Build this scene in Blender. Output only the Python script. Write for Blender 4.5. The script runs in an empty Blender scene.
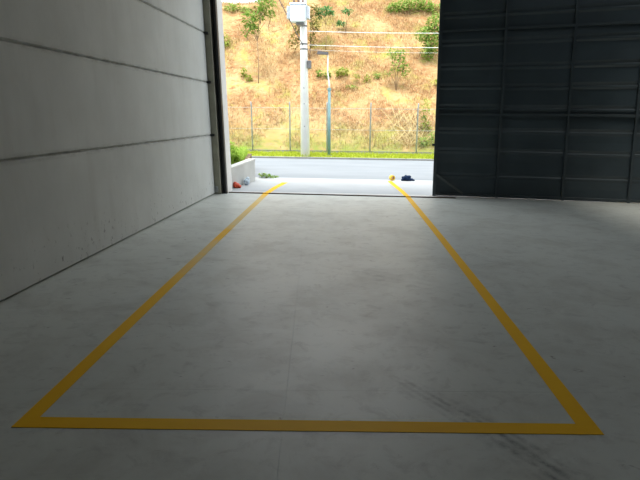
import bpy, math, random
from mathutils import Vector, Matrix, noise as mnoise

S = bpy.context.scene
COL = S.collection
rnd = random.Random(7)
PI = math.pi

# ------------------------------------------------------------------ helpers
class MB:
    """collects shapes and links them as one mesh object"""
    def __init__(self):
        self.v, self.f = [], []

    def add(self, vs, fs):
        o = len(self.v)
        self.v += [tuple(p) for p in vs]
        self.f += [tuple(i + o for i in q) for q in fs]
        return self

    def box(self, x0, y0, z0, x1, y1, z1, M=None, b=0.0):
        if b <= 0:
            vs = [(x, y, z) for z in (z0, z1) for x, y in ((x0, y0), (x1, y0), (x1, y1), (x0, y1))]
            fs = [(0, 3, 2, 1), (4, 5, 6, 7), (0, 1, 5, 4), (1, 2, 6, 5), (2, 3, 7, 6), (3, 0, 4, 7)]
        else:
            ring = lambda e, z: [(x0 + e + b, y0 + e, z), (x1 - e - b, y0 + e, z), (x1 - e, y0 + e + b, z), (x1 - e, y1 - e - b, z),
                                 (x1 - e - b, y1 - e, z), (x0 + e + b, y1 - e, z), (x0 + e, y1 - e - b, z), (x0 + e, y0 + e + b, z)]
            vs = ring(b, z0) + ring(0, z0 + b) + ring(0, z1 - b) + ring(b, z1)
            fs = [tuple(range(7, -1, -1)), tuple(range(24, 32))]
            for k in range(3):
                for i in range(8):
                    j = (i + 1) % 8
                    fs.append((k * 8 + i, k * 8 + j, k * 8 + 8 + j, k * 8 + 8 + i))
        if M is not None:
            vs = [M @ Vector(p) for p in vs]
        return self.add(vs, fs)

    def prism(self, poly, z0, z1):
        n = len(poly)
        vs = [(x, y, z0) for x, y in poly] + [(x, y, z1) for x, y in poly]
        fs = [tuple(range(n - 1, -1, -1)), tuple(range(n, 2 * n))]
        for i in range(n):
            j = (i + 1) % n
            fs.append((i, j, n + j, n + i))
        return self.add(vs, fs)

    def tube(self, pts, rads, n=8, cap=True):
        pts = [Vector(p) for p in pts]
        if not hasattr(rads, '__len__'):
            rads = [rads] * len(pts)
        vs, fs = [], []
        for i, p in enumerate(pts):
            d = (pts[min(i + 1, len(pts) - 1)] - pts[max(i - 1, 0)]).normalized()
            u = d.orthogonal().normalized() if i == 0 else (pu - d * pu.dot(d)).normalized()
            pu = u
            w = d.cross(u)
            for k in range(n):
                a = 2 * PI * k / n
                vs.append(p + (u * math.cos(a) + w * math.sin(a)) * rads[i])
        for i in range(len(pts) - 1):
            for k in range(n):
                j = (k + 1) % n
                fs.append((i * n + k, i * n + j, i * n + n + j, i * n + n + k))
        if cap:
            fs.append(tuple(range(n - 1, -1, -1)))
            e = (len(pts) - 1) * n
            fs.append(tuple(range(e, e + n)))
        return self.add(vs, fs)

    def build(self, name, m, parent=None, smooth=False):
        me = bpy.data.meshes.new(name)
        me.from_pydata(self.v, [], self.f)
        if smooth:
            me.polygons.foreach_set('use_smooth', [True] * len(me.polygons))
        me.materials.append(m)
        me.update()
        o = bpy.data.objects.new(name, me)
        COL.objects.link(o)
        if parent is not None:
            o.parent = parent
        return o


def empty(name, loc=(0, 0, 0), rz=0.0):
    o = bpy.data.objects.new(name, None)
    o.empty_display_size = 0.2
    COL.objects.link(o)
    o.location = loc
    o.rotation_euler = (0, 0, rz)
    return o


def tag(o, label=None, cat=None, group=None, kind=None):
    if label: o['label'] = label
    if cat: o['category'] = cat
    if group: o['group'] = group
    if kind: o['kind'] = kind
    return o


# ------------------------------------------------------------------ materials
class NT:
    def __init__(self, name):
        self.m = bpy.data.materials.new(name)
        self.m.use_nodes = True
        self.t = self.m.node_tree
        self.b = self.t.nodes['Principled BSDF']
        self.geo = self.t.nodes.new('ShaderNodeNewGeometry')

    def n(self, kind, **kw):
        x = self.t.nodes.new(kind)
        for k, v in kw.items():
            setattr(x, k, v)
        return x

    def l(self, a, b):
        self.t.links.new(a, b)

    def pos(self, scale=(1, 1, 1), loc=(0, 0, 0), rot=(0, 0, 0)):
        mp = self.n('ShaderNodeMapping')
        self.l(self.geo.outputs['Position'], mp.inputs['Vector'])
        mp.inputs['Scale'].default_value = scale
        mp.inputs['Location'].default_value = loc
        mp.inputs['Rotation'].default_value = rot
        return mp.outputs['Vector']

    def noise(self, vec, scale, detail=4, rough=.55, dist=0.0):
        x = self.n('ShaderNodeTexNoise')
        self.l(vec, x.inputs['Vector'])
        x.inputs['Scale'].default_value = scale
        x.inputs['Detail'].default_value = detail
        x.inputs['Roughness'].default_value = rough
        x.inputs['Distortion'].default_value = dist
        return x.outputs['Fac']

    def ramp(self, fac, stops):
        x = self.n('ShaderNodeValToRGB')
        self.l(fac, x.inputs['Fac'])
        e = x.color_ramp.elements
        while len(e) < len(stops):
            e.new(0.5)
        for i, (p, c) in enumerate(stops):
            e[i].position = p
            e[i].color = (c, c, c, 1) if not hasattr(c, '__len__') else tuple(c) + (1,)
        return x.outputs['Color']

    def mix(self, fac, a, b, mode='MIX'):
        x = self.n('ShaderNodeMix', data_type='RGBA', blend_type=mode)
        for sock, v in ((x.inputs[0], fac), (x.inputs[6], a), (x.inputs[7], b)):
            if isinstance(v, bpy.types.NodeSocket):
                self.l(v, sock)
            elif hasattr(v, '__len__'):
                sock.default_value = tuple(v) + (1,)
            else:
                sock.default_value = v
        return x.outputs[2]

    def math(self, op, a, b=None, clamp=False):
        x = self.n('ShaderNodeMath', operation=op, use_clamp=clamp)
        for i, v in enumerate((a, b)):
            if v is None: continue
            if isinstance(v, bpy.types.NodeSocket): self.l(v, x.inputs[i])
            else: x.inputs[i].default_value = v
        return x.outputs[0]

    def sep(self, vec):
        x = self.n('ShaderNodeSeparateXYZ')
        self.l(vec, x.inputs[0])
        return x.outputs

    def bump(self, h, strength=.2, dist=.01):
        x = self.n('ShaderNodeBump')
        x.inputs['Strength'].default_value = strength
        x.inputs['Distance'].default_value = dist
        self.l(h, x.inputs['Height'])
        self.l(x.outputs['Normal'], self.b.inputs['Normal'])

    def out(self, color=None, rough=.7, spec=.4, metal=0.0):
        i = self.b.inputs
        for k, v in (('Base Color', color), ('Roughness', rough), ('Specular IOR Level', spec), ('Metallic', metal)):
            if v is None: continue
            if isinstance(v, bpy.types.NodeSocket): self.l(v, i[k])
            elif hasattr(v, '__len__'): i[k].default_value = tuple(v) + (1,)
            else: i[k].default_value = v
        return self.m


def plain(name, c, rough=.6, var=.12, scale=6.0, spec=.4, metal=0.0, bump=0.0):
    t = NT(name)
    f = t.noise(t.pos(), scale)
    lo = tuple(x * (1 - var) for x in c)
    hi = tuple(min(1, x * (1 + var)) for x in c)
    if bump: t.bump(t.noise(t.pos(), scale * 4), bump, .01)
    return t.out(t.ramp(f, [(.3, lo), (.7, hi)]), rough, spec, metal)


def floor_material():
    t = NT('painted_concrete_floor')
    p = t.pos()
    big = t.noise(p, .55, 5, .6)
    col = t.ramp(big, [(.3, (.55, .575, .54)), (.7, (.63, .655, .615))])
    # worn greyer track area in the middle of the bay
    streak = t.noise(t.pos((1.0, 1.1, 1)), 1.5, 8, .68, .4)
    col = t.mix(t.ramp(streak, [(.47, 0.0), (.68, .6)]), col, (.42, .42, .38))
    fine = t.noise(t.pos((1.2, 1.5, 1), rot=(0, 0, .12)), 5.0, 8, .72, .6)
    col = t.mix(t.ramp(fine, [(.52, 0.0), (.70, .6)]), col, (.36, .365, .345))
    pale = t.noise(t.pos((5.5, 1.4, 1), (3.1, 1.7, 0)), 2.6, 6, .7)
    col = t.mix(t.ramp(pale, [(.6, 0.0), (.78, .3)]), col, (.74, .745, .71))
    # small dark scuffs
    sc = t.noise(t.pos((2.2, 4.0, 1), (7.3, 2.2, 0), (0, 0, -.3)), 4.2, 3, .5, .8)
    col = t.mix(t.ramp(sc, [(.70, 0.0), (.76, .6)]), col, (.14, .12, .115))
    # tyre marks: two rubbed bands crossing the front right corner of the bay
    def band(x0, y0, ang, w, ya, yb, amt, c):
        nonlocal col
        s = t.sep(t.pos((1, 1, 1), (0, 0, 0)))
        ca, sa = math.cos(ang), math.sin(ang)
        dx = t.math('SUBTRACT', s[0], x0); dy = t.math('SUBTRACT', s[1], y0)
        u = t.math('ADD', t.math('MULTIPLY', dx, ca), t.math('MULTIPLY', dy, sa))
        v = t.math('ADD', t.math('MULTIPLY', dx, -sa), t.math('MULTIPLY', dy, ca))
        prof = t.math('SUBTRACT', 1.0, t.math('DIVIDE', t.math('ABSOLUTE', u), w), True)
        along = t.math('SUBTRACT', 1.0, t.math('ABSOLUTE', t.math('DIVIDE', t.math('SUBTRACT', v, (ya + yb) / 2), (yb - ya) / 2)), True)
        along = t.math('POWER', along, .5)
        ribs = t.math('ADD', t.math('MULTIPLY', t.math('SINE', t.math('MULTIPLY', u, 2 * PI / (w * .5))), .4), .6)
        br = t.ramp(t.noise(p, 9.0, 6, .7), [(.38, 0.0), (.62, 1.0)])
        a = t.math('MULTIPLY', t.math('MULTIPLY', t.math('POWER', prof, .6), along), t.math('MULTIPLY', ribs, amt))
        a = t.math('MULTIPLY', a, br)
        col = t.mix(a, col, c)
    band(.90, 2.15, .62, .12, -.75, .55, 1.0, (.12, .125, .125))
    band(.64, 2.50, .70, .10, -.45, .5, .8, (.16, .165, .16))
    band(1.62, 5.6, .75, .12, -.7, .7, .5, (.22, .225, .22))
    band(.30, 4.9, 1.1, .25, -.9, .8, .45, (.26, .26, .24))
    rough = t.ramp(streak, [(.3, .40), (.7, .52)])
    t.bump(t.noise(p, 22.0, 5), .06, .01)
    return t.out(col, rough, .42)


def wall_material():
    t = NT('precast_concrete')
    p = t.pos()
    col = t.ramp(t.noise(p, .9, 6, .6), [(.3, (.54, .565, .55)), (.7, (.64, .665, .65))])
    run = t.noise(t.pos((2.5, 2.5, .35)), 2.0, 6, .65)
    col = t.mix(t.ramp(run, [(.5, 0.0), (.75, .35)]), col, (.47, .475, .455))
    spot = t.noise(p, 7.0, 6, .7)
    col = t.mix(t.ramp(spot, [(.62, 0.0), (.75, .25)]), col, (.42, .42, .40))
    z = t.sep(p)[2]
    for zj in (1.150, 2.13, 3.01):                                       # grout smeared along the joints
        d = t.math('ABSOLUTE', t.math('SUBTRACT', z, zj))
        sm = t.math('SUBTRACT', 1.0, t.math('DIVIDE', d, .055), True)
        sm = t.math('MULTIPLY', sm, t.ramp(t.noise(t.pos((1, 1.2, 4)), 5.0, 5, .7), [(.4, .1), (.62, .9)]))
        col = t.mix(sm, col, (.34, .345, .33))
    low = t.math('SUBTRACT', 1.0, t.math('DIVIDE', z, .55), True)          # scrapes along the foot of the wall
    sp = t.ramp(t.noise(t.pos((1, 1.6, 1), (1.3, .2, 4)), 11.0, 4, .7, .3), [(.61, 0.0), (.66, 1.0)])
    reg = t.ramp(t.noise(p, .8, 2), [(.40, 0.0), (.52, 1.0)])
    a = t.math('MULTIPLY', t.math('MULTIPLY', sp, reg), t.math('MULTIPLY', low, .95))
    col = t.mix(a, col, (.055, .055, .052))
    t.bump(t.noise(p, 30.0, 5), .12, .01)
    return t.out(col, .8, .25)


def yellow_material():
    t = NT('yellow_line_paint')
    p = t.pos()
    col = t.ramp(t.noise(p, 1.6, 5, .6), [(.35, (.88, .47, .002)), (.7, (.93, .53, .003))])
    w = t.noise(t.pos((1, 1, 1), (4.4, 7.7, 0)), .85, 3, .5)
    col = t.mix(t.ramp(w, [(.63, 0.0), (.72, .4)]), col, (.85, .58, .10))
    xyz = t.sep(p)
    side = t.math('LESS_THAN', xyz[0], -1.45)
    run = t.ramp(t.math('DIVIDE', xyz[1], 12.0), [(.37, 0.0), (.45, 1.0), (.80, 1.0), (.84, 0.0)])
    gap = t.ramp(t.math('ABSOLUTE', t.math('SUBTRACT', xyz[1], 6.55)), [(.25, 0.0), (.5, 1.0)])
    fade = t.math('MULTIPLY', t.math('MULTIPLY', side, run), t.math('MULTIPLY', gap, t.ramp(t.noise(p, 4.0, 6, .7), [(.3, .35), (.6, .85)])))
    col = t.mix(fade, col, (.68, .56, .27))
    sc = t.noise(p, 14.0, 6, .75)
    col = t.mix(t.ramp(sc, [(.63, 0.0), (.76, .5)]), col, (.45, .33, .1))
    return t.out(col, .6, .18)


def hill_material(name, boost=1.0, blades=False):
    t = NT(name)
    p = t.pos()
    k = lambda c: tuple(min(1, x * boost) for x in c)
    col = t.ramp(t.noise(p, .55, 6, .65, .5), [(.28, k((.36, .18, .085))), (.45, k((.45, .26, .12))), (.6, k((.49, .33, .16))), (.76, k((.42, .34, .12)))])
    fine = t.noise(t.pos((1, 1, 1.6)), 5.5, 6, .75)
    col = t.mix(t.ramp(fine, [(.50, 0.0), (.66, .75)]), col, k((.55, .44, .24)))
    dk = t.noise(t.pos((1, 1, 1.8), (2.2, 5.1, 0)), 2.6, 7, .75, .4)
    col = t.mix(t.ramp(dk, [(.52, 0.0), (.64, .85)]), col, k((.20, .10, .045)))
    gr = t.noise(t.pos((1, 1, 1), (9.2, 3.0, 1.1)), .85, 6, .7)
    col = t.mix(t.ramp(gr, [(.52, 0.0), (.65, .7)]), col, k((.36, .38, .09)))
    # the foot of the slope is greener than its face
    z = t.sep(p)[2]
    foot = t.math('SUBTRACT', 1.1, t.math('DIVIDE', z, 1.25), True)
    foot = t.math('MULTIPLY', foot, t.ramp(t.noise(p, 1.8, 5, .7), [(.33, .1), (.58, 1.0)]))
    col = t.mix(foot, col, k((.24, .29, .06)))
    if blades:
        col = t.mix(.45, col, t.ramp(t.geo.outputs['Random Per Island'], [(0.0, (.30, .17, .07)), (.25, (.44, .27, .13)), (.6, (.54, .40, .21)), (1.0, (.68, .57, .38))]))
    return t.out(col, .95, .1)


def leaf_material(name, a, b, trans=.35):
    t = NT(name)
    col = t.mix(t.geo.outputs['Random Per Island'], a, b)
    t.out(col, .6, .25)
    tr = t.n('ShaderNodeBsdfTranslucent')
    t.l(col, tr.inputs['Color'])
    mx = t.n('ShaderNodeMixShader')
    mx.inputs[0].default_value = trans
    t.l(t.b.outputs[0], mx.inputs[1]); t.l(tr.outputs[0], mx.inputs[2])
    t.l(mx.outputs[0], t.t.nodes['Material Output'].inputs['Surface'])
    return t.m


def asphalt_material():
    t = NT('pale_asphalt')
    p = t.pos()
    col = t.ramp(t.noise(t.pos((.35, 1.2, 1)), 1.2, 6, .6), [(.3, (.195, .217, .24)), (.7, (.24, .263, .287))])
    col = t.mix(t.ramp(t.noise(t.pos((.25, 2.4, 1), (5, 1, 0)), 1.1, 4, .6), [(.66, 0.0), (.72, .5)]), col, (.15, .155, .165))
    return t.out(col, .85, .3)


M = dict(
    floor=floor_material(), wall=wall_material(), yellow=yellow_material(), asphalt=asphalt_material(),
    sub=plain('joint_filler', (.10, .10, .095), .9),
    apron=plain('apron_concrete', (.41, .43, .445), .8, .06, 1.4),
    kerb=plain('kerb_concrete', (.22, .22, .21), .85, .12, 3),
    sill=plain('sill_concrete', (.55, .55, .53), .7, .06, 3),
    rail=plain('rusty_track_steel', (.11, .075, .05), .6, .3, 8, .4, .3),
    jamb=plain('white_jamb_paint', (.72, .72, .70), .7, .05, 4),
    column=plain('olive_grey_column_paint', (.34, .33, .26), .65, .12, 5),
    guide=plain('dark_guide_steel', (.03, .032, .034), .5, .2, 5, .4),
    galv=plain('galvanised_plate', (.36, .37, .37), .5, .15, 14, .5, .3),
    clip=plain('dark_clip_steel', (.02, .02, .02), .6),
    block=plain('grey_blockwork', (.30, .31, .30), .85, .1, 2),
    roof=plain('roof_sheet', (.20, .205, .21), .7, .05, 1),
    door=plain('charcoal_door_paint', (.052, .073, .086), .42, .14, 1.7, .5),
    brace=plain('worn_brace_paint', (.10, .12, .125), .5, .15, 6),
    doorbar=plain('charcoal_bar_paint', (.054, .072, .082), .45, .15, 4, .5),
    lowwall=plain('pale_render', (.52, .53, .51), .85, .10, 2.2),
    pole=plain('pale_pole_concrete', (.80, .80, .77), .8, .05, 3),
    band=plain('grey_clamp_steel', (.16, .16, .16), .5, .2, 6, .5, .5),
    tank=plain('pale_blue_white_tank', (.72, .79, .85), .45, .04, 3),
    porcelain=plain('brown_bushing', (.20, .13, .11), .35),
    teal=plain('teal_grey_lamp_post', (.17, .29, .30), .5, .15, 8),
    white=plain('white_lamp_tube', (.78, .78, .72), .5, .05),
    lamphead=plain('grey_lamp_head', (.09, .085, .09), .5),
    cable=plain('pale_cable', (.80, .80, .78), .6),
    darkcable=plain('dark_cable', (.10, .10, .12), .6),
    fencepost=plain('grey_fence_post', (.34, .36, .37), .7, .2, 6),
    wire=plain('fence_wire', (.42, .43, .42), .5, .1, 5, .5, .4),
    bark=plain('brown_bark', (.28, .19, .11), .9, .25, 12),
    straw=plain('dry_straw', (.64, .51, .26), .9, .12, 10),
    hill=hill_material('dry_hillside_earth', .9), hillgrass=hill_material('dry_hillside_grass', 1.0, True),
    lime=leaf_material('bright_verge_grass', (.34, .42, .03), (.46, .50, .06)),
    limeground=plain('verge_turf', (.30, .36, .04), .95, .1, 5, .1),
    lush=leaf_material('lush_green_grass', (.26, .46, .05), (.48, .62, .12)),
    leafmid=leaf_material('mid_green_leaves', (.14, .29, .04), (.36, .46, .12)),
    leafdark=leaf_material('deep_green_leaves', (.07, .20, .07), (.22, .38, .13)),
    leaflime=leaf_material('lime_leaves', (.20, .30, .03), (.36, .40, .08)),
    leafolive=leaf_material('olive_shrub_leaves', (.10, .12, .03), (.34, .30, .08)),
    leafdry=leaf_material('olive_dry_leaves', (.22, .20, .06), (.36, .29, .11)),
    earth=plain('dark_earth', (.16, .12, .08), .95, .2, 6, .1),
    red=plain('red_orange_plastic', (.68, .085, .03), .5, .2, 20),
    navy=plain('navy_cloth', (.008, .025, .075), .85, .35, 25, .2),
    film=plain('pale_blue_plastic', (.58, .70, .82), .35, .08, 15),
    tape=plain('yellow_tape', (.86, .60, .05), .45, .05, 10),
    core=plain('tape_core_card', (.52, .28, .12), .9),
)


def lean(mb, k=-.028):
    mb.v = [(x + k * z, y, z) for x, y, z in mb.v]
    return mb


def structure(name, mb, m, smooth=False):
    return tag(mb.build(name, m, None, smooth), kind='structure')


# ------------------------------------------------------------------ the hall
wx = lambda y: -2.868 + (y - 3.851) * .0301                 # face of the left wall
fy = lambda x: 10.2 - (x + 2.46) * .039                     # inner face of the front wall
XR, YB, ZC = 14.0, -9.0, 7.2

mb = MB()
ty = lambda x: 10.155 - .027 * x                            # inner edge of the threshold
SK = .066                                                   # the joints lie a little askew to the walls
jx = lambda k, y: (-3.4, -.16 - SK * y, 4.9 - SK * y, 9.9 - SK * y, XR)[k]
jy = lambda k, x: (YB, -2.3 + SK * x, 2.70 + SK * x, ty(x) - .003)[k]
def corner(a, b):
    y = jy(b, 0)
    for _ in range(6):
        x = jx(a, y); y = jy(b, x)
    return x, y
gp = .0006
for a in range(4):
    for b in range(3):
        q = [corner(a, b), corner(a + 1, b), corner(a + 1, b + 1), corner(a, b + 1)]
        mb.prism([(q[0][0] + gp, q[0][1] + gp), (q[1][0] - gp, q[1][1] + gp), (q[2][0] - gp, q[2][1] - gp), (q[3][0] + gp, q[3][1] - gp)], -.12, 0)
structure('floor', mb, M['floor'])
structure('trim_1', MB().box(-3.4, YB, -.3, XR, 9.75, -.125), M['sub'])           # slab under the joints

# left wall: stacked precast planks, bevelled at their joints
def wall_planks(edges):
    mb = MB()
    g, dp = .019, .03
    for k in range(len(edges) - 1):
        z0, z1 = edges[k], edges[k + 1]
        prof = [(0 + dp, z0), (0, z0 + g), (0, z1 - g), (0 + dp, z1)]
        ya, yb = YB, 10.03
        vs = []
        for y in (ya, yb):
            x = wx(y)
            vs += [(x - q, y, z) for q, z in prof] + [(x - .18, y, z1), (x - .18, y, z0)]
        n = 6
        fs = [tuple(range(n)), tuple(range(2 * n - 1, n - 1, -1))]
        for i in range(n):
            j = (i + 1) % n
            fs.append((i, n + i, n + j, j))
        mb.add(vs, fs)
    return lean(mb)
structure('wall_left', wall_planks([.006, 1.150, 2.13, 3.01, 3.86, 4.76, 5.66, 6.56, ZC]), M['wall'])
structure('wall_back', MB().box(-3.5, YB - .2, 0, XR + .2, YB, ZC), M['block'])
structure('wall_right', MB().box(XR, YB, 0, XR + .2, 9.3, ZC), M['block'])

# front wall: left pier, right pier, head beam over the opening
HX0, HX1, HZ = -2.46, 6.5, 6.0
mb = MB()
mb.prism([(-3.6, 10.22), (HX0, 10.2), (HX0, 10.60), (-3.6, 10.62)], 0, ZC)
lean(mb)
mb.prism([(HX1, fy(HX1)), (XR + .2, fy(XR)), (XR + .2, fy(XR) + .4), (HX1, fy(HX1) + .4)], 0, ZC)
mb.prism([(HX0 - .22, fy(HX0)), (HX1, fy(HX1)), (HX1, fy(HX1) + .4), (HX0 - .22, fy(HX0) + .4)], HZ, ZC)
structure('wall_front', mb, M['jamb'])

# ceiling with two skylight openings
sk = [(4.6, 5.8)]
SY0, SY1 = 4.6, 8.8
mb = MB()
xe = [-3.6] + [v for s in sk for v in s] + [XR + .2]
for i in range(0, len(xe), 2):
    mb.box(xe[i], YB - .2, ZC, xe[i + 1], 10.62, ZC + .15)
for a, b in sk:
    mb.box(a, YB - .2, ZC, b, SY0, ZC + .15)
    mb.box(a, SY1, ZC, b, 10.62, ZC + .15)
structure('ceiling', mb, M['roof'])

# steel column in the corner, clips at the plank joints, plate at the foot
col = empty('corner_column', (-2.66, 10.1, 0))
tag(col, 'olive grey steel column in the corner where the concrete wall meets the doorway', 'column')
lean(MB().box(-.150, -.06, 0, .098, .04, 7.0, None, .008)).build('column_shaft', M['column'], col)
for z in (1.15, 2.13, 3.0, 3.9):
    c = MB().box(-.045, -.10, z - .022, .045, -.055, z + .024, None, .005)
    c.tube([(0, -.125, z), (0, -.09, z)], .016, 8)
    lean(c).build('wall_clip', M['clip'], col)
MB().box(-.055, -.085, .035, .045, -.055, .155, None, .006).build('base_plate', M['galv'], col)

gd = empty('door_guide', (-2.52, 10.12, 0))
tag(gd, 'dark steel door guide channel standing between the olive column and the white jamb', 'door guide')
g = MB().box(-.038, .03, 0, .058, .075, 6.0).box(-.038, -.02, 0, -.022, .03, 6.0).box(.03, -.02, 0, .057, .03, 6.0)
lean(g).build('guide_channel', M['guide'], gd)

# threshold
xa, xb = HX0 + .01, 2.06
tag(MB().prism([(xa, ty(xa)), (xb, ty(xb)), (xb, ty(xb) + .03), (xa, ty(xa) + .03)], 0, .02).build('floor_track', M['rail']),
    'thin rusty steel door track laid across the doorway floor', 'door track')
structure('trim_2', MB().prism([(HX0, ty(HX0)), (HX1, ty(HX1)), (HX1, 10.50), (HX0, 10.50)], -.12, 0), M['sill'])

# ------------------------------------------------------------------ big door leaf
ang = math.atan2(-.481, 3.82)
dr = empty('door_leaf', (1.66, 10.432, 0), ang)
tag(dr, 'tall charcoal sheet steel door leaf with ribs closing the right of the doorway', 'door')
W, DH, Z0 = 4.86, 5.9, .006
stiles = [.03, 1.235, 2.45, 3.62, W - .03]
ridges = [.42, .90, 1.29, 1.72, 2.10, 2.46, 2.89, 3.36, 3.78, 4.16, 4.62, 5.02, 5.44]
def rack(mb):
    # the old leaf has racked out of square: stiles lean, upper rails climb towards the hinge side
    mb.v = [(u - (.022 + .008 * u) * z, y, z + .028 * u * max(0.0, (min(z, 4.0) - 1.6) / 1.5)) for u, y, z in mb.v]
    return mb
r2 = random.Random(3)
for b in range(4):
    u0, u1 = stiles[b], stiles[b + 1]
    prof = [(0.0, Z0)]
    for z in ridges:
        z += r2.uniform(-.012, .012)
        d = r2.uniform(.012, .024) * (.35 if z < 1.5 else 1.0)
        pz = prof[-1][1]
        prof += [(r2.uniform(-.018, -.010), pz + .05), (r2.uniform(-.004, .004), (pz + z) / 2), (0.004, z - .06), (-d, z - .028), (-d, z - .008), (.006, z + .012)]
    prof.append((0.0, DH))
    NU = 12
    vs, fs = [], []
    for i in range(NU + 1):
        u = u0 + (u1 - u0) * i / NU
        for q, z in prof:
            wob = .010 * mnoise.noise(Vector((u * 1.3 + b * 7, z * 1.7, 0)))
            vs.append((u, -q * -1 + wob, z))
    n = len(prof)
    for i in range(NU):
        for k in range(n - 1):
            fs.append((i * n + k, (i + 1) * n + k, (i + 1) * n + k + 1, i * n + k + 1))
    o = len(vs)
    vs += [(u0, .03, Z0), (u1, .03, Z0), (u1, .03, DH), (u0, .03, DH)]
    fs.append((o, o + 3, o + 2, o + 1))
    rack(MB().add(vs, fs)).build('sheet_panel', M['door'], dr)
for i, u in enumerate(stiles):
    w = .032 if i in (0, 4) else .022
    sb = MB()
    for k in range(24):
        za, zb = Z0 + (DH - Z0) * k / 24, Z0 + (DH - Z0) * (k + 1) / 24
        sb.box(u - w, -.052, za, u + w, .036, zb)
    rack(sb).build('stile', M['doorbar'], dr)
for z, h, p in ((.045, .025, .045), (1.60, .022, .046), (3.10, .020, .046), (4.60, .02, .046), (DH - .03, .03, .046)):
    rack(MB().box(.03, -p, z - h, W - .03, -.012, z + h, None, .004)).build('rail', M['doorbar'], dr)
br = MB()
br.add([(.055, -.05, .40), (.055, -.05, .455), (.60, -.05, .085), (.60, -.05, .03),
        (.055, -.028, .40), (.055, -.028, .455), (.60, -.028, .085), (.60, -.028, .03)],
       [(0, 3, 2, 1), (4, 5, 6, 7), (0, 1, 5, 4), (1, 2, 6, 5), (2, 3, 7, 6), (3, 0, 4, 7)])
rack(br).build('corner_brace', M['brace'], dr)
rack(MB().box(-.045, -.02, .985, .0, .015, 1.03, None, .004)).build('latch', M['clip'], dr)

# ------------------------------------------------------------------ yellow bay marking
by = empty('parking_bay_marking', (-.2, 2.3, 0))
tag(by, 'yellow painted line marking three sides of a bay on the concrete floor', 'floor marking')
zt = .0025
def stripe(name, left, right, over=None):
    """a painted band between two edge polylines"""
    mb = MB()
    q = [(a, b) for a, b in zip(left, right)]
    for k in range(len(q) - 1):
        (a, b), (c, d) = q[k], q[k + 1]
        pts = [a, b, d, c]
        vs = [(x + .2, y - 2.3, z) for z in (.0005, zt) for x, y in pts]
        mb.add(vs, [(3, 2, 1, 0), (4, 5, 6, 7), (0, 1, 5, 4), (1, 2, 6, 5), (2, 3, 7, 6), (3, 0, 4, 7)])
    if over:                                               # the paint runs up over the door track
        x0, x1 = over
        y = ty((x0 + x1) / 2) - 2.3
        mb.box(x0 + .2, y - .006, .001, x1 + .2, y + .036, .0215)
    return mb.build(name, M['yellow'], by)
stripe('side_stripe', [(-1.677, 2.205), (-1.690, 3.2), (-1.703, 4.6), (-1.715, 6.24), (-1.745, 10.17), (-1.70, 11.1), (-1.60, 12.0)],
       [(-1.587, 2.304), (-1.594, 3.2), (-1.606, 4.6), (-1.618, 6.24), (-1.632, 10.17), (-1.575, 11.1), (-1.465, 12.03)], (-1.745, -1.632))
stripe('end_stripe', [(-1.677, 2.205), (1.31, 2.374)], [(-1.587, 2.304), (1.205, 2.461)])
stripe('side_stripe', [(1.205, 2.461), (1.19, 4.32), (1.165, 6.55), (1.092, 10.16), (1.04, 10.98), (.955, 12.0), (.905, 12.69)],
       [(1.31, 2.374), (1.287, 4.33), (1.258, 6.56), (1.190, 10.16), (1.147, 11.0), (1.06, 12.0), (1.01, 12.70)], (1.092, 1.190))

# ------------------------------------------------------------------ outside ground
structure('floor_apron', MB().box(-3.6, 10.502, -.12, 9, 12.95, 0), M['apron'])
structure('road', MB().box(-30, 12.955, -.15, 30, 18.98, -.012), M['asphalt'])
mb = MB()
x = -30
while x < 30:
    mb.box(x, 18.985, -.15, x + .99, 19.11, .05, None, .012)
    x += 1.0
structure('trim_3', mb, M['kerb'])
structure('ground_verge', MB().box(-30, 19.115, -.15, 30, 21.35, .04), M['limeground'])

# hillside
def smooth(a, b, t):
    t = max(0.0, min(1.0, (t - a) / (b - a)))
    return t * t * (3 - 2 * t)
def crest(x):
    return 7.72 + 4.0 * smooth(-5.6, -4.1, x) - .15 * mnoise.noise(Vector((x * .8, 0, 0)))
def terr(x, y):
    c = crest(x)
    h = .78 * max(0.0, y - 21.3)
    n = (.20 * mnoise.noise(Vector((x * .45, y * .6, 2))) + .12 * mnoise.noise(Vector((x * 1.3, y * 1.5, 5))) + .05 * mnoise.noise(Vector((x * 3.5, y * 3.5, 9))))
    h += n * smooth(21.3, 22.6, y)
    if h > c - .5:                                  # rounds off into the level top of the bank
        h = c - .5 + .5 * (1 - math.exp(-(h - c + .5) / .5))
    return h + .04
mb = MB()
HXA, HXB, HYA, HYB = -20.0, 20.0, 21.35, 44.0
nx, ny = 220, 150
vs = []
for j in range(ny + 1):
    tj = j / ny
    y = HYA + (HYB - HYA) * (tj ** 1.25)
    for i in range(nx + 1):
        x = HXA + (HXB - HXA) * i / nx
        vs.append((x, y, terr(x, y)))
fs = [(j * (nx + 1) + i, j * (nx + 1) + i + 1, (j + 1) * (nx + 1) + i + 1, (j + 1) * (nx + 1) + i) for j in range(ny) for i in range(nx)]
mb.add(vs, fs)
structure('ground_hillside', mb, M['hill'], True)

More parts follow.
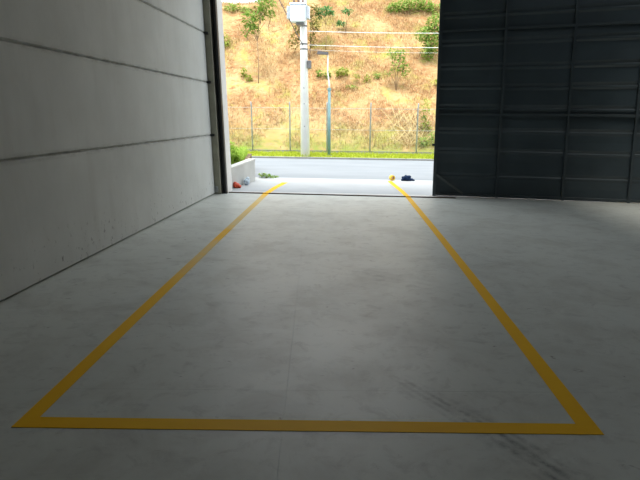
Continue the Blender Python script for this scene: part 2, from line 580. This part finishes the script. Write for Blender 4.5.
def blades(spots, lmin, lmax, w, lean=.7):
    mb = MB()
    vs, fs = [], []
    for (x, y, z) in spots:
        L = rnd.uniform(lmin, lmax)
        a = rnd.uniform(0, 2 * PI)
        t = rnd.uniform(0, lean) * L
        ca, sa = math.cos(a), math.sin(a)
        b = rnd.uniform(0, 2 * PI)
        wx_, wy_ = math.cos(b) * w, math.sin(b) * w
        o = len(vs)
        m = (x + ca * t * .35, y + sa * t * .35, z + L * .6)
        vs += [(x - wx_, y - wy_, z - .02), (x + wx_, y + wy_, z - .02), (m[0] + wx_ * .7, m[1] + wy_ * .7, m[2]), (m[0] - wx_ * .7, m[1] - wy_ * .7, m[2]),
               (x + ca * t, y + sa * t, z + L * (1 - .25 * t / max(L, 1e-6)))]
        fs += [(o, o + 1, o + 2, o + 3), (o + 3, o + 2, o + 4)]
    return mb.add(vs, fs)

sp = []
while len(sp) < 42000:
    x, y = rnd.uniform(-8.6, 6.6), rnd.uniform(21.5, 33.5)
    if mnoise.noise(Vector((x * .9, y * .9, 3.3))) > rnd.uniform(-.5, .4):
        sp.append((x, y, terr(x, y)))
tag(blades(sp, .08, .28, .009, 1.6).build('dry_grass', M['hillgrass']), 'straw coloured dry grass growing over the hillside', 'grass', kind='stuff')
sp = [(x, y, .04) for x, y in ((rnd.uniform(-7, 8), rnd.uniform(19.15, 21.3)) for _ in range(9000))]
tag(blades(sp, .05, .13, .012).build('verge_grass', M['lime']), 'bright lime green grass strip along the far side of the road', 'grass', kind='stuff')

# bank of earth and grass behind the low wall left of the doorway
structure('ground_bank', MB().prism([(-7, 10.63), (-2.74, 10.63), (-2.44, 12.12), (-2.50, 12.3), (-2.98, 15.5), (-7, 15.5)], -.1, .40), M['earth'])
sp = []
while len(sp) < 9000:
    y = rnd.uniform(10.80, 15.4)
    edge = -2.87 + (y - 10.66) * .19 if y < 12.1 else -2.58 - (y - 12.1) * .15
    x = rnd.uniform(-5.5, edge)
    sp.append((x, y, .39))
tag(blades(sp, .10, .32, .014).build('bank_grass', M['lush']), 'fresh green grass on the bank behind the low white wall', 'grass', kind='stuff')

# low retaining wall with a sloping top
lw = empty('retaining_wall', (-2.55, 10.62, 0))
tag(lw, 'low pale rendered wall with a sloping top beside the left door jamb', 'low wall')
def lowwall(z0a, z1a, z0b, z1b, grow):
    A0, A1 = Vector((-2.58, 10.63)), Vector((-2.27, 12.19))
    d = (A1 - A0).normalized(); nrm = Vector((-d.y, d.x))
    A1 = A1 + d * grow
    q = [A0 - nrm * grow, A1 - nrm * grow, A1 + nrm * (.15 + grow), A0 + nrm * (.15 + grow)]
    zs0 = [z0a, z0b, z0b, z0a]; zs1 = [z1a, z1b, z1b, z1a]
    vs = [(p.x + 2.55, p.y - 10.62, z) for p, z in zip(q, zs0)] + [(p.x + 2.55, p.y - 10.62, z) for p, z in zip(q, zs1)]
    return MB().add(vs, [(0, 3, 2, 1), (4, 5, 6, 7), (0, 1, 5, 4), (1, 2, 6, 5), (2, 3, 7, 6), (3, 0, 4, 7)])
lowwall(.001, .405, .001, .50, 0).build('wall_body', M['lowwall'], lw)
lowwall(.406, .43, .501, .53, .012).build('coping', M['sill'], lw)

# ------------------------------------------------------------------ fence
fx = [-5.65, -4.03, -2.48, -.98, .76, 2.62, 4.35]
fyl = 21.2
fe = empty('chain_link_fence', (0, fyl, .04))
tag(fe, 'thin chain link fence on grey posts along the foot of the dry hillside', 'fence')
for i, x in enumerate(fx):
    p = MB().tube([(x, 0, 0), (x - .02, 0, 1.82), (x - .02, -.10, 2.0)], [.03, .028, .024], 8)
    p.build('fence_post', M['fencepost'], fe, True)
for z in (.04, .95, 1.78):
    MB().tube([(fx[0], -.042, z), (fx[-1], -.042, z)], .006, 5).build('tension_wire', M['wire'], fe)
mesh = MB()
r, H = .0009, 1.74
x = fx[0] - H
while x < fx[-1]:
    for s in (1, -1):
        a = Vector((x, -.045, .04)); b = Vector((x + H, -.045, .04 + H))
        if s < 0: a, b = Vector((x, -.048, .04 + H)), Vector((x + H, -.048, .04))
        t0 = max(0, (fx[0] - a.x) / H); t1 = min(1, (fx[-1] - a.x) / H)
        if t1 > t0:
            mesh.tube([a.lerp(b, t0), a.lerp(b, t1)], r, 3, False)
    x += .09
mesh.build('wire_mesh', M['wire'], fe)
structure('trim_4', MB().box(-30, 21.3, .0, 30, 21.36, .14), M['kerb'])

# ------------------------------------------------------------------ utility pole and what hangs on it
PX, PY = -1.70, 19.35
up = empty('utility_pole', (PX, PY, .04))
tag(up, 'thick white concrete utility pole on the grass verge across the road', 'utility pole')
MB().tube([(0, 0, 0), (-.10, 0, 5.2), (-.16, 0, 8.6)], [.172, .116, .10], 20).build('pole_shaft', M['pole'], up, True)
for z in (3.78, 3.95, 4.55):
    MB().tube([(-.02 * z + .005, 0, z - .025), (-.02 * z + .005, 0, z + .025)], .137, 18).build('clamp_band', M['band'], up)
jb = MB().box(.05, -.13, 3.12, .20, .05, 3.40, None, .02)
jb.build('junction_box', M['band'], up)
for z in (1.1, 1.9, 2.45):
    MB().tube([(-.02 * z, -.18, z), (-.02 * z, -.12, z)], .018, 6).build('step_bolt', M['band'], up)

tr = empty('transformer', (-1.90, 18.93, 4.62))
tag(tr, 'pale blue white transformer tank with side fins mounted high on the utility pole', 'transformer')
MB().box(-.28, -.26, .02, .24, .17, .56, None, .03).build('tank', M['tank'], tr)
MB().box(-.31, -.29, .56, .27, .20, .60, None, .012).build('tank_lid', M['tank'], tr)
for s in (-1, 1):
    for k in range(4):
        x0 = -.30 - .03 * k if s < 0 else .26 + .03 * k
        MB().box(x0 - .008, -.20, .12, x0 + .008, .12, .52, None, .004).build('cooling_fin', M['tank'], tr)
    x0, x1 = (-.42, -.28) if s < 0 else (.24, .38)
    for z in (.14, .47):
        MB().box(x0, -.05, z, x1, -.02, z + .03).build('fin_header', M['tank'], tr)
for x in (-.17, -.02, .13):
    b = MB()
    b.tube([(x, -.05, .60), (x, -.05, .80)], .028, 10)
    for k in range(3):
        b.tube([(x, -.05, .63 + k * .05), (x, -.05, .645 + k * .05)], .05, 12)
    b.build('bushing', M['porcelain'], tr)
for z in (.10, .42):
    MB().box(-.04, .16, z, .14, .32, z + .06, None, .006).build('bracket', M['band'], tr)
MB().box(-.10, -.10, -.06, .16, .30, .025, None, .006).build('support_plate', M['band'], tr)

# street lamp
sl = empty('street_lamp', (-.83, 19.75, .04))
tag(sl, 'slim street lamp with teal lower post and thin white upper tube beside the utility pole', 'street lamp')
MB().tube([(0, 0, 0), (-.03, 0, 2.45)], [.062, .052], 14).build('lower_post', M['teal'], sl, True)
MB().box(-.10, -.09, 0, .10, .09, .03, None, .008).build('base_plate', M['band'], sl)
MB().tube([(-.03, 0, 2.45), (-.035, 0, 2.62), (-.10, 0, 3.05), (-.10, 0, 3.66)], [.034, .030, .024, .022], 10).build('upper_tube', M['white'], sl, True)
MB().tube([(-.03, 0, 2.40), (-.03, 0, 2.48)], .07, 14).build('collar', M['teal'], sl)
hd = MB()
hd.add([(-.08, -.07, 3.64), (-.08, .07, 3.64), (-.50, .09, 3.66), (-.50, -.09, 3.66), (-.08, -.05, 3.74), (-.08, .05, 3.74), (-.47, .06, 3.77), (-.47, -.06, 3.77)],
       [(0, 1, 2, 3), (7, 6, 5, 4), (0, 4, 5, 1), (1, 5, 6, 2), (2, 6, 7, 3), (3, 7, 4, 0)])
hd.build('lamp_head', M['lamphead'], sl)

# cables
def cable(pts, r, m, label, sag=.15, group=None):
    a, b = Vector(pts[0]), Vector(pts[1])
    P = []
    for i in range(25):
        t = i / 24
        p = a.lerp(b, t); p.z -= sag * 4 * t * (1 - t)
        P.append(p)
    o = MB().tube(P, r, 6).build('overhead_cable', m, None, True)
    return tag(o, label, 'cable', group)
cable([(-1.62, 19.3, 4.42), (13, 18.6, 4.75)], .010, M['cable'], 'uppermost pale overhead cable running right from the utility pole', .22, 'overhead cables')
cable([(-1.62, 19.3, 3.96), (13, 18.6, 4.20)], .009, M['cable'], 'middle pale overhead cable running right below the uppermost one', .20, 'overhead cables')
cable([(-1.62, 19.3, 3.80), (13, 18.6, 4.05)], .004, M['cable'], 'thin lowest overhead cable running right from the utility pole', .22, 'overhead cables')
cable([(-1.80, 19.22, 3.95), (-3.4, 18.0, 6.9)], .014, M['darkcable'], 'dark slanting cable rising left from the pole past the transformer', .02, 'overhead cables')

# ------------------------------------------------------------------ plants
def leaves(clumps):
    vs, fs = [], []
    for (cx, cy, cz, rx, rz, n, s) in clumps:
        for _ in range(n):
            while True:
                p = Vector((rnd.uniform(-1, 1), rnd.uniform(-1, 1), rnd.uniform(-1, 1)))
                if .25 < p.length < 1: break
            c = Vector((cx + p.x * rx, cy + p.y * rx, cz + p.z * rz))
            d = Vector((p.x + rnd.uniform(-.6, .6), p.y + rnd.uniform(-.6, .6), rnd.uniform(-.6, .5))).normalized()
            w = d.cross(Vector((0, 0, 1)))
            if w.length < .1: w = Vector((1, 0, 0))
            w = w.normalized()
            up_ = w.cross(d)
            L = s * rnd.uniform(.7, 1.3)
            o = len(vs)
            vs += [c - d * L * .5, c + w * L * .26 + up_ * L * .05, c + d * L * .5 - up_ * L * .12, c - w * L * .26 + up_ * L * .05]
            fs += [(o, o + 1, o + 2), (o, o + 2, o + 3)]
    return MB().add(vs, fs)

def plant(name, label, cat, x, y, clumps, leaf, stem=.03, bark='bark', trunk=None, group='plants on the hillside', z=None):
    z = terr(x, y) - .04 if z is None else z
    o = empty(name, (x, y, z))
    tag(o, label, cat, group)
    st = MB()
    if trunk:
        st.tube([(0, 0, 0), (trunk[0] * .4 + .03, 0, trunk[1] * .5), (trunk[0], 0, trunk[1])], [stem * 1.3, stem, stem * .8], 7)
    for (cx, cy, cz, rx, rz, n, s) in clumps:
        tx, ty, tz = cx, cy, cz + rz * .3
        b0 = (trunk[0], 0, trunk[1]) if trunk else (0, 0, 0)
        st.tube([b0, (b0[0] + (tx - b0[0]) * .25, ty * .3, b0[2] + (tz - b0[2]) * .45), (b0[0] + (tx - b0[0]) * .7, ty * .7, b0[2] + (tz - b0[2]) * .75), (tx, ty, tz)], [stem, stem * .75, stem * .5, stem * .25], 6)
        for _ in range(5):
            p = Vector((rnd.uniform(-1, 1) * rx, rnd.uniform(-1, 1) * rx, rnd.uniform(-.6, 1) * rz)) * .85
            st.tube([(tx * .8, ty * .8, tz * .8), (cx + p.x * .6, cy + p.y * .6, cz + p.z * .5), (cx + p.x, cy + p.y, cz + p.z)], [stem * .4, stem * .25, stem * .12], 5)
    st.build('stem', M[bark], o, True)
    leaves(clumps).build('foliage', M[leaf], o)
    return o

plant('young_tree', 'tall spindly young tree with drooping leaves left of the transformer', 'tree', -4.42, 25.0,
      [(-.36, 0, 2.85, .42, .42, 150, .22), (-.15, .1, 2.45, .35, .25, 60, .20), (.40, 0, 3.55, .5, .34, 130, .22), (.15, .1, 3.15, .3, .35, 70, .20), (.62, 0, 3.05, .2, .22, 35, .2), (-.55, 0, 2.3, .2, .25, 30, .2)], 'leafmid', .018, trunk=(-.02, 1.9))
plant('young_tree', 'slender young tree with a flat leafy crown just right of the transformer', 'tree', -1.40, 27.2,
      [(-.10, 0, 1.85, .50, .22, 120, .20), (-.35, 0, 1.65, .25, .18, 40, .18), (.25, 0, 1.75, .25, .15, 40, .18)], 'leafdark', .014, trunk=(0, 1.2))
plant('shrub', 'sparse shrub with two dark leaf tufts above the street lamp head', 'shrub', -.42, 28.6,
      [(.04, 0, 1.05, .32, .16, 60, .19), (-.25, -.1, .45, .28, .15, 55, .19)], 'leafdark', .016)
plant('shrub', 'airy upright shrub with bare lower stems below the overhead cables', 'shrub', 1.98, 24.65,
      [(-.30, 0, 1.60, .30, .28, 60, .15), (.15, 0, 1.65, .36, .30, 70, .15), (.05, 0, 1.15, .38, .36, 130, .15), (.35, 0, .95, .25, .3, 60, .15), (-.35, 0, .8, .2, .25, 30, .15)], 'leafmid', .018)
plant('bush', 'large dense dark green bush on the slope next to the door edge', 'bush', 3.62, 26.5,
      [(.25, 0, 1.75, .48, .45, 330, .16), (-.20, 0, 1.25, .50, .40, 330, .16), (.15, -.1, .85, .50, .45, 330, .16), (-.05, -.1, .45, .40, .35, 240, .16), (.5, .1, 1.3, .35, .4, 200, .16)], 'leafmid', .03)
plant('bush', 'wide green bush at the top of the slope above the cables', 'bush', 2.85, 30.2,
      [(-.75, 0, .35, .4, .3, 150, .19), (-.2, 0, .55, .45, .35, 180, .19), (.4, 0, .6, .5, .35, 180, .19), (.95, 0, .5, .45, .35, 150, .19), (1.5, 0, .3, .5, .3, 150, .19)], 'leafmid', .02)
plant('shrub', 'straggly olive shrub rising behind the utility pole and transformer', 'shrub', -2.15, 26.7,
      [(.10, 0, 2.3, .34, .35, 110, .16), (.22, 0, 1.6, .30, .40, 120, .16), (.15, 0, .9, .25, .4, 100, .16), (-.75, 0, .85, .35, .40, 120, .15), (-.6, 0, 1.5, .25, .35, 80, .15)], 'leafolive', .028)
plant('low_plant', 'bright low plant just left of the street lamp post', 'plant', -1.32, 25.35, [(-.25, 0, .22, .22, .16, 70, .14), (.12, 0, .15, .18, .22, 60, .14)], 'leafmid', .008)
plant('low_plant', 'lime green low plant right of the street lamp tube', 'plant', -.42, 25.3, [(-.05, 0, .28, .32, .2, 110, .14), (-.3, 0, .15, .15, .15, 35, .14)], 'leaflime', .008)
plant('low_plant', 'small flat green plant below the lime plant right of the lamp', 'plant', -.05, 24.85, [(0, 0, .12, .32, .10, 70, .13)], 'leafmid', .008)
plant('low_plant', 'yellowish sprawling plant between the street lamp and the airy shrub', 'plant', .62, 25.1, [(0, 0, .16, .22, .2, 50, .13), (-.45, 0, .3, .2, .15, 40, .13)], 'leaflime', .008)
plant('low_plant', 'little round green plant just left of the airy upright shrub', 'plant', 1.12, 25.35, [(0, 0, .16, .2, .15, 60, .13)], 'leafmid', .008)
plant('low_plant', 'yellow green weed clump low on the slope near the door edge', 'plant', 3.95, 24.9, [(0, 0, .2, .25, .22, 70, .14)], 'leaflime', .008)
plant('low_plant', 'lime weed clump on the slope beside the white jamb', 'plant', -5.20, 25.45, [(0, 0, .25, .2, .25, 70, .14), (.3, -.3, .0, .2, .15, 50, .14)], 'leaflime', .008)
plant('bush', 'pale green bush half hidden by the white jamb', 'bush', -6.62, 27.6, [(0, 0, .35, .35, .4, 130, .15), (.1, -.2, .05, .3, .2, 70, .15)], 'leaflime', .012)
plant('bush', 'bright green bush on the skyline beside the white jamb', 'bush', -6.75, 30.4, [(0, 0, .2, .5, .25, 170, .16), (.7, 0, .1, .4, .2, 120, .16)], 'leafmid', .012)
plant('bush', 'small olive bush on the skyline left of the young tree', 'bush', -5.35, 30.3, [(0, 0, .2, .4, .22, 120, .15), (-.5, 0, .05, .3, .15, 60, .15)], 'leafdry', .012)
plant('tall_weed', 'upright green weed behind the fence near the door edge', 'weed', 3.05, 22.4, [(0, 0, .9, .22, .5, 80, .14), (.05, 0, .3, .3, .3, 80, .14)], 'leaflime', .01)
plant('tall_weed', 'leafy green weed clump at the fence foot next to the door', 'weed', 3.45, 21.7, [(0, 0, .4, .35, .4, 110, .14), (-.5, 0, .2, .25, .2, 60, .14)], 'leafmid', .01)
plant('leafy_bush', 'lush green bush growing on the bank behind the low wall', 'bush', -2.80, 11.9, [(0, 0, .30, .22, .26, 240, .09), (-.22, -.1, .42, .20, .30, 220, .09), (.14, .0, .14, .13, .12, 80, .08)], 'lush', .01, z=.385, group='plants on the bank')
plant('leafy_bush', 'lush green bush on the bank close to the white jamb', 'bush', -3.15, 11.75, [(0, 0, .45, .22, .40, 300, .09)], 'lush', .01, z=.385, group='plants on the bank')
plant('leafy_bush', 'low bright bush at the far end of the low wall on the bank', 'bush', -2.66, 11.95, [(0, 0, .12, .14, .14, 130, .08), (-.15, -.15, .15, .14, .16, 110, .08)], 'lush', .008, z=.385, group='plants on the bank')
plant('weed_tuft', 'small green weed tuft on the road at the end of the low wall', 'weed', -2.12, 12.86, [(0, 0, .06, .16, .05, 90, .07), (.2, .02, .03, .13, .03, 50, .06), (-.1, 0, .08, .10, .05, 40, .07)], 'leafmid', .004, z=.0, group='plants on the bank')

# heap of dry cut stalks
dh = empty('dry_stalk_heap', (2.45, 21.85, terr(2.45, 21.85)))
tag(dh, 'heap of pale dry straw stalks leaning on the slope near the door edge', 'straw')
hz = terr(2.45, 21.85)
stalk = MB()
for _ in range(150):
    x, y = rnd.gauss(0, .42), rnd.uniform(-.25, 1.3)
    z = terr(2.45 + x, 21.85 + y) - hz
    a = rnd.choice((rnd.uniform(.5, 1.2), rnd.uniform(1.7, 2.7))) 
    L = rnd.uniform(.3, .75)
    c, s = math.cos(a), math.sin(a)
    q = rnd.uniform(0, .35)
    stalk.tube([(x, y, z + .02), (x + c * L * .5, y + q * .5, z + s * L * .55), (x + c * L, y + q, z + s * L * .75 + q * .4)], [.013, .011, .005], 4)
tag(stalk.build('stalks', M['straw'], dh), kind='stuff')
del hz

# ------------------------------------------------------------------ small things lying outside
def lump(parts, seed, sub=2, amp=.35):
    """crumpled blobs: an icosphere pushed about by noise for each (x, y, z, rx, ry, rz)"""
    import bmesh
    mb = MB()
    for k, (x, y, z, rx, ry, rz) in enumerate(parts):
        bm = bmesh.new()
        bmesh.ops.create_icosphere(bm, subdivisions=sub + 1, radius=1)
        bm.verts.index_update()
        vs = []
        for v in bm.verts:
            n = v.co.normalized()
            d = 1 + amp * mnoise.noise(n * 2.1 + Vector((seed + k * 3.7, 0, 0))) + amp * .5 * mnoise.noise(n * 5 + Vector((0, seed + k, 0)))
            p = Vector((x + n.x * rx * d, y + n.y * ry * d, max(.003, z + n.z * rz * d)))
            vs.append(p)
        mb.add(vs, [tuple(v.index for v in f.verts) for f in bm.faces])
        bm.free()
    return mb
o = lump([(0, 0, .05, .075, .07, .055), (.045, .0, .035, .06, .06, .04), (-.03, .03, .09, .05, .05, .04)], 3).build('crumpled_bundle', M['red'], None, True)
o.location = (-2.455, 10.95, 0)
tag(o, 'small red orange bundle lying at the foot of the white door jamb', 'bundle')
o = lump([(0, 0, .07, .06, .06, .08), (.02, .03, .12, .045, .045, .06)], 8).build('plastic_bag', M['film'], None, True)
o.location = (-2.33, 11.45, 0)
tag(o, 'pale bluish plastic bag against the low wall behind the red bundle', 'bag')
cb = empty('cloth_bundle', (1.38, 12.80, 0))
cb.scale = (.85, .85, 1.1)
tag(cb, 'small crumpled navy blue cloth lying on the concrete near the tape roll', 'cloth')
lump([(0, 0, .055, .12, .09, .07), (.06, 0, .03, .11, .08, .04)], 21, 2, .5).build('cloth_heap', M['navy'], cb, True)
lump([(-.125, -.02, .02, .03, .05, .03)], 4).build('cloth_fold', M['navy'], cb, True)
lump([(.19, 0, .018, .05, .03, .02)], 6).build('cloth_corner', M['navy'], cb, True)

tp = empty('tape_roll', (1.03, 12.82, .065))
tp.rotation_euler = (math.radians(90), 0, math.radians(28))
tag(tp, 'roll of yellow tape standing at the outer end of the right line', 'tape roll')
def ring(r0, r1, h, n=28):
    vs, fs = [], []
    for i in range(n):
        a = 2 * PI * i / n
        c, s = math.cos(a), math.sin(a)
        vs += [(r0 * c, r0 * s, -h), (r1 * c, r1 * s, -h), (r1 * c, r1 * s, h), (r0 * c, r0 * s, h)]
    for i in range(n):
        j = (i + 1) % n
        for k in range(4):
            l = (k + 1) % 4
            fs.append((i * 4 + k, j * 4 + k, j * 4 + l, i * 4 + l))
    return MB().add(vs, fs)
ring(.040, .065, .04).build('tape_winding', M['tape'], tp, True)
ring(.032, .0395, .041).build('tape_core', M['core'], tp, True)

# ------------------------------------------------------------------ light
w = bpy.data.worlds.new('overcast_sky')
S.world = w
w.use_nodes = True
nt = w.node_tree
bg = nt.nodes['Background']
tc = nt.nodes.new('ShaderNodeTexCoord')
sx = nt.nodes.new('ShaderNodeSeparateXYZ')
rp = nt.nodes.new('ShaderNodeValToRGB')
nt.links.new(tc.outputs['Generated'], sx.inputs[0])
nt.links.new(sx.outputs[2], rp.inputs[0])
rp.color_ramp.elements[0].position = 0.0
rp.color_ramp.elements[0].color = (.94, .97, 1.0, 1)
rp.color_ramp.elements[1].position = 0.8
rp.color_ramp.elements[1].color = (.88, .945, 1.0, 1)
nt.links.new(rp.outputs[0], bg.inputs['Color'])
bg.inputs['Strength'].default_value = 1.0

sun = bpy.data.lights.new('sun', 'SUN')
sun.energy = 1.6
sun.angle = math.radians(25)
sun.color = (1.0, .95, .86)
so = bpy.data.objects.new('sun', sun)
COL.objects.link(so)
so.rotation_euler = Vector((.10, .22, -1)).to_track_quat('-Z', 'Y').to_euler()

def portal(name, loc, rot, sx_, sy_):
    l = bpy.data.lights.new(name, 'AREA')
    l.shape = 'RECTANGLE'; l.size = sx_; l.size_y = sy_
    l.cycles.is_portal = True
    o = bpy.data.objects.new(name, l)
    COL.objects.link(o)
    o.location = loc
    o.rotation_euler = rot
portal('doorway_portal', ((HX0 + 1.66) / 2, 10.4, HZ / 2), (math.radians(-90), 0, 0), 1.66 - HX0, HZ)
for a, b in sk:
    portal('skylight_portal', ((a + b) / 2, (SY0 + SY1) / 2, ZC + .1), (0, 0, 0), b - a, SY1 - SY0)

# ------------------------------------------------------------------ camera
pitch, yaw, roll = .237885, .057499, .012
F_ = Vector((-math.sin(yaw) * math.cos(pitch), math.cos(yaw) * math.cos(pitch), -math.sin(pitch)))
rt = Vector((math.cos(yaw), math.sin(yaw), 0)); upv = rt.cross(F_)
rr = rt * math.cos(roll) + upv * math.sin(roll)
uu = upv * math.cos(roll) - rt * math.sin(roll)
cd = bpy.data.cameras.new('camera')
cd.sensor_width = 36
cd.lens = 515.0 / 640 * 36
cd.clip_end = 300
co = bpy.data.objects.new('camera', cd)
COL.objects.link(co)
mw = Matrix((rr, uu, -F_)).transposed().to_4x4()
mw.translation = (0, 0, 1.55)
co.matrix_world = mw
S.camera = co

vs_ = S.view_settings
vs_.view_transform = 'Standard'
vs_.look = 'None'
vs_.gamma = 1.0
vs_.use_curve_mapping = False
vs_.exposure = 1.5
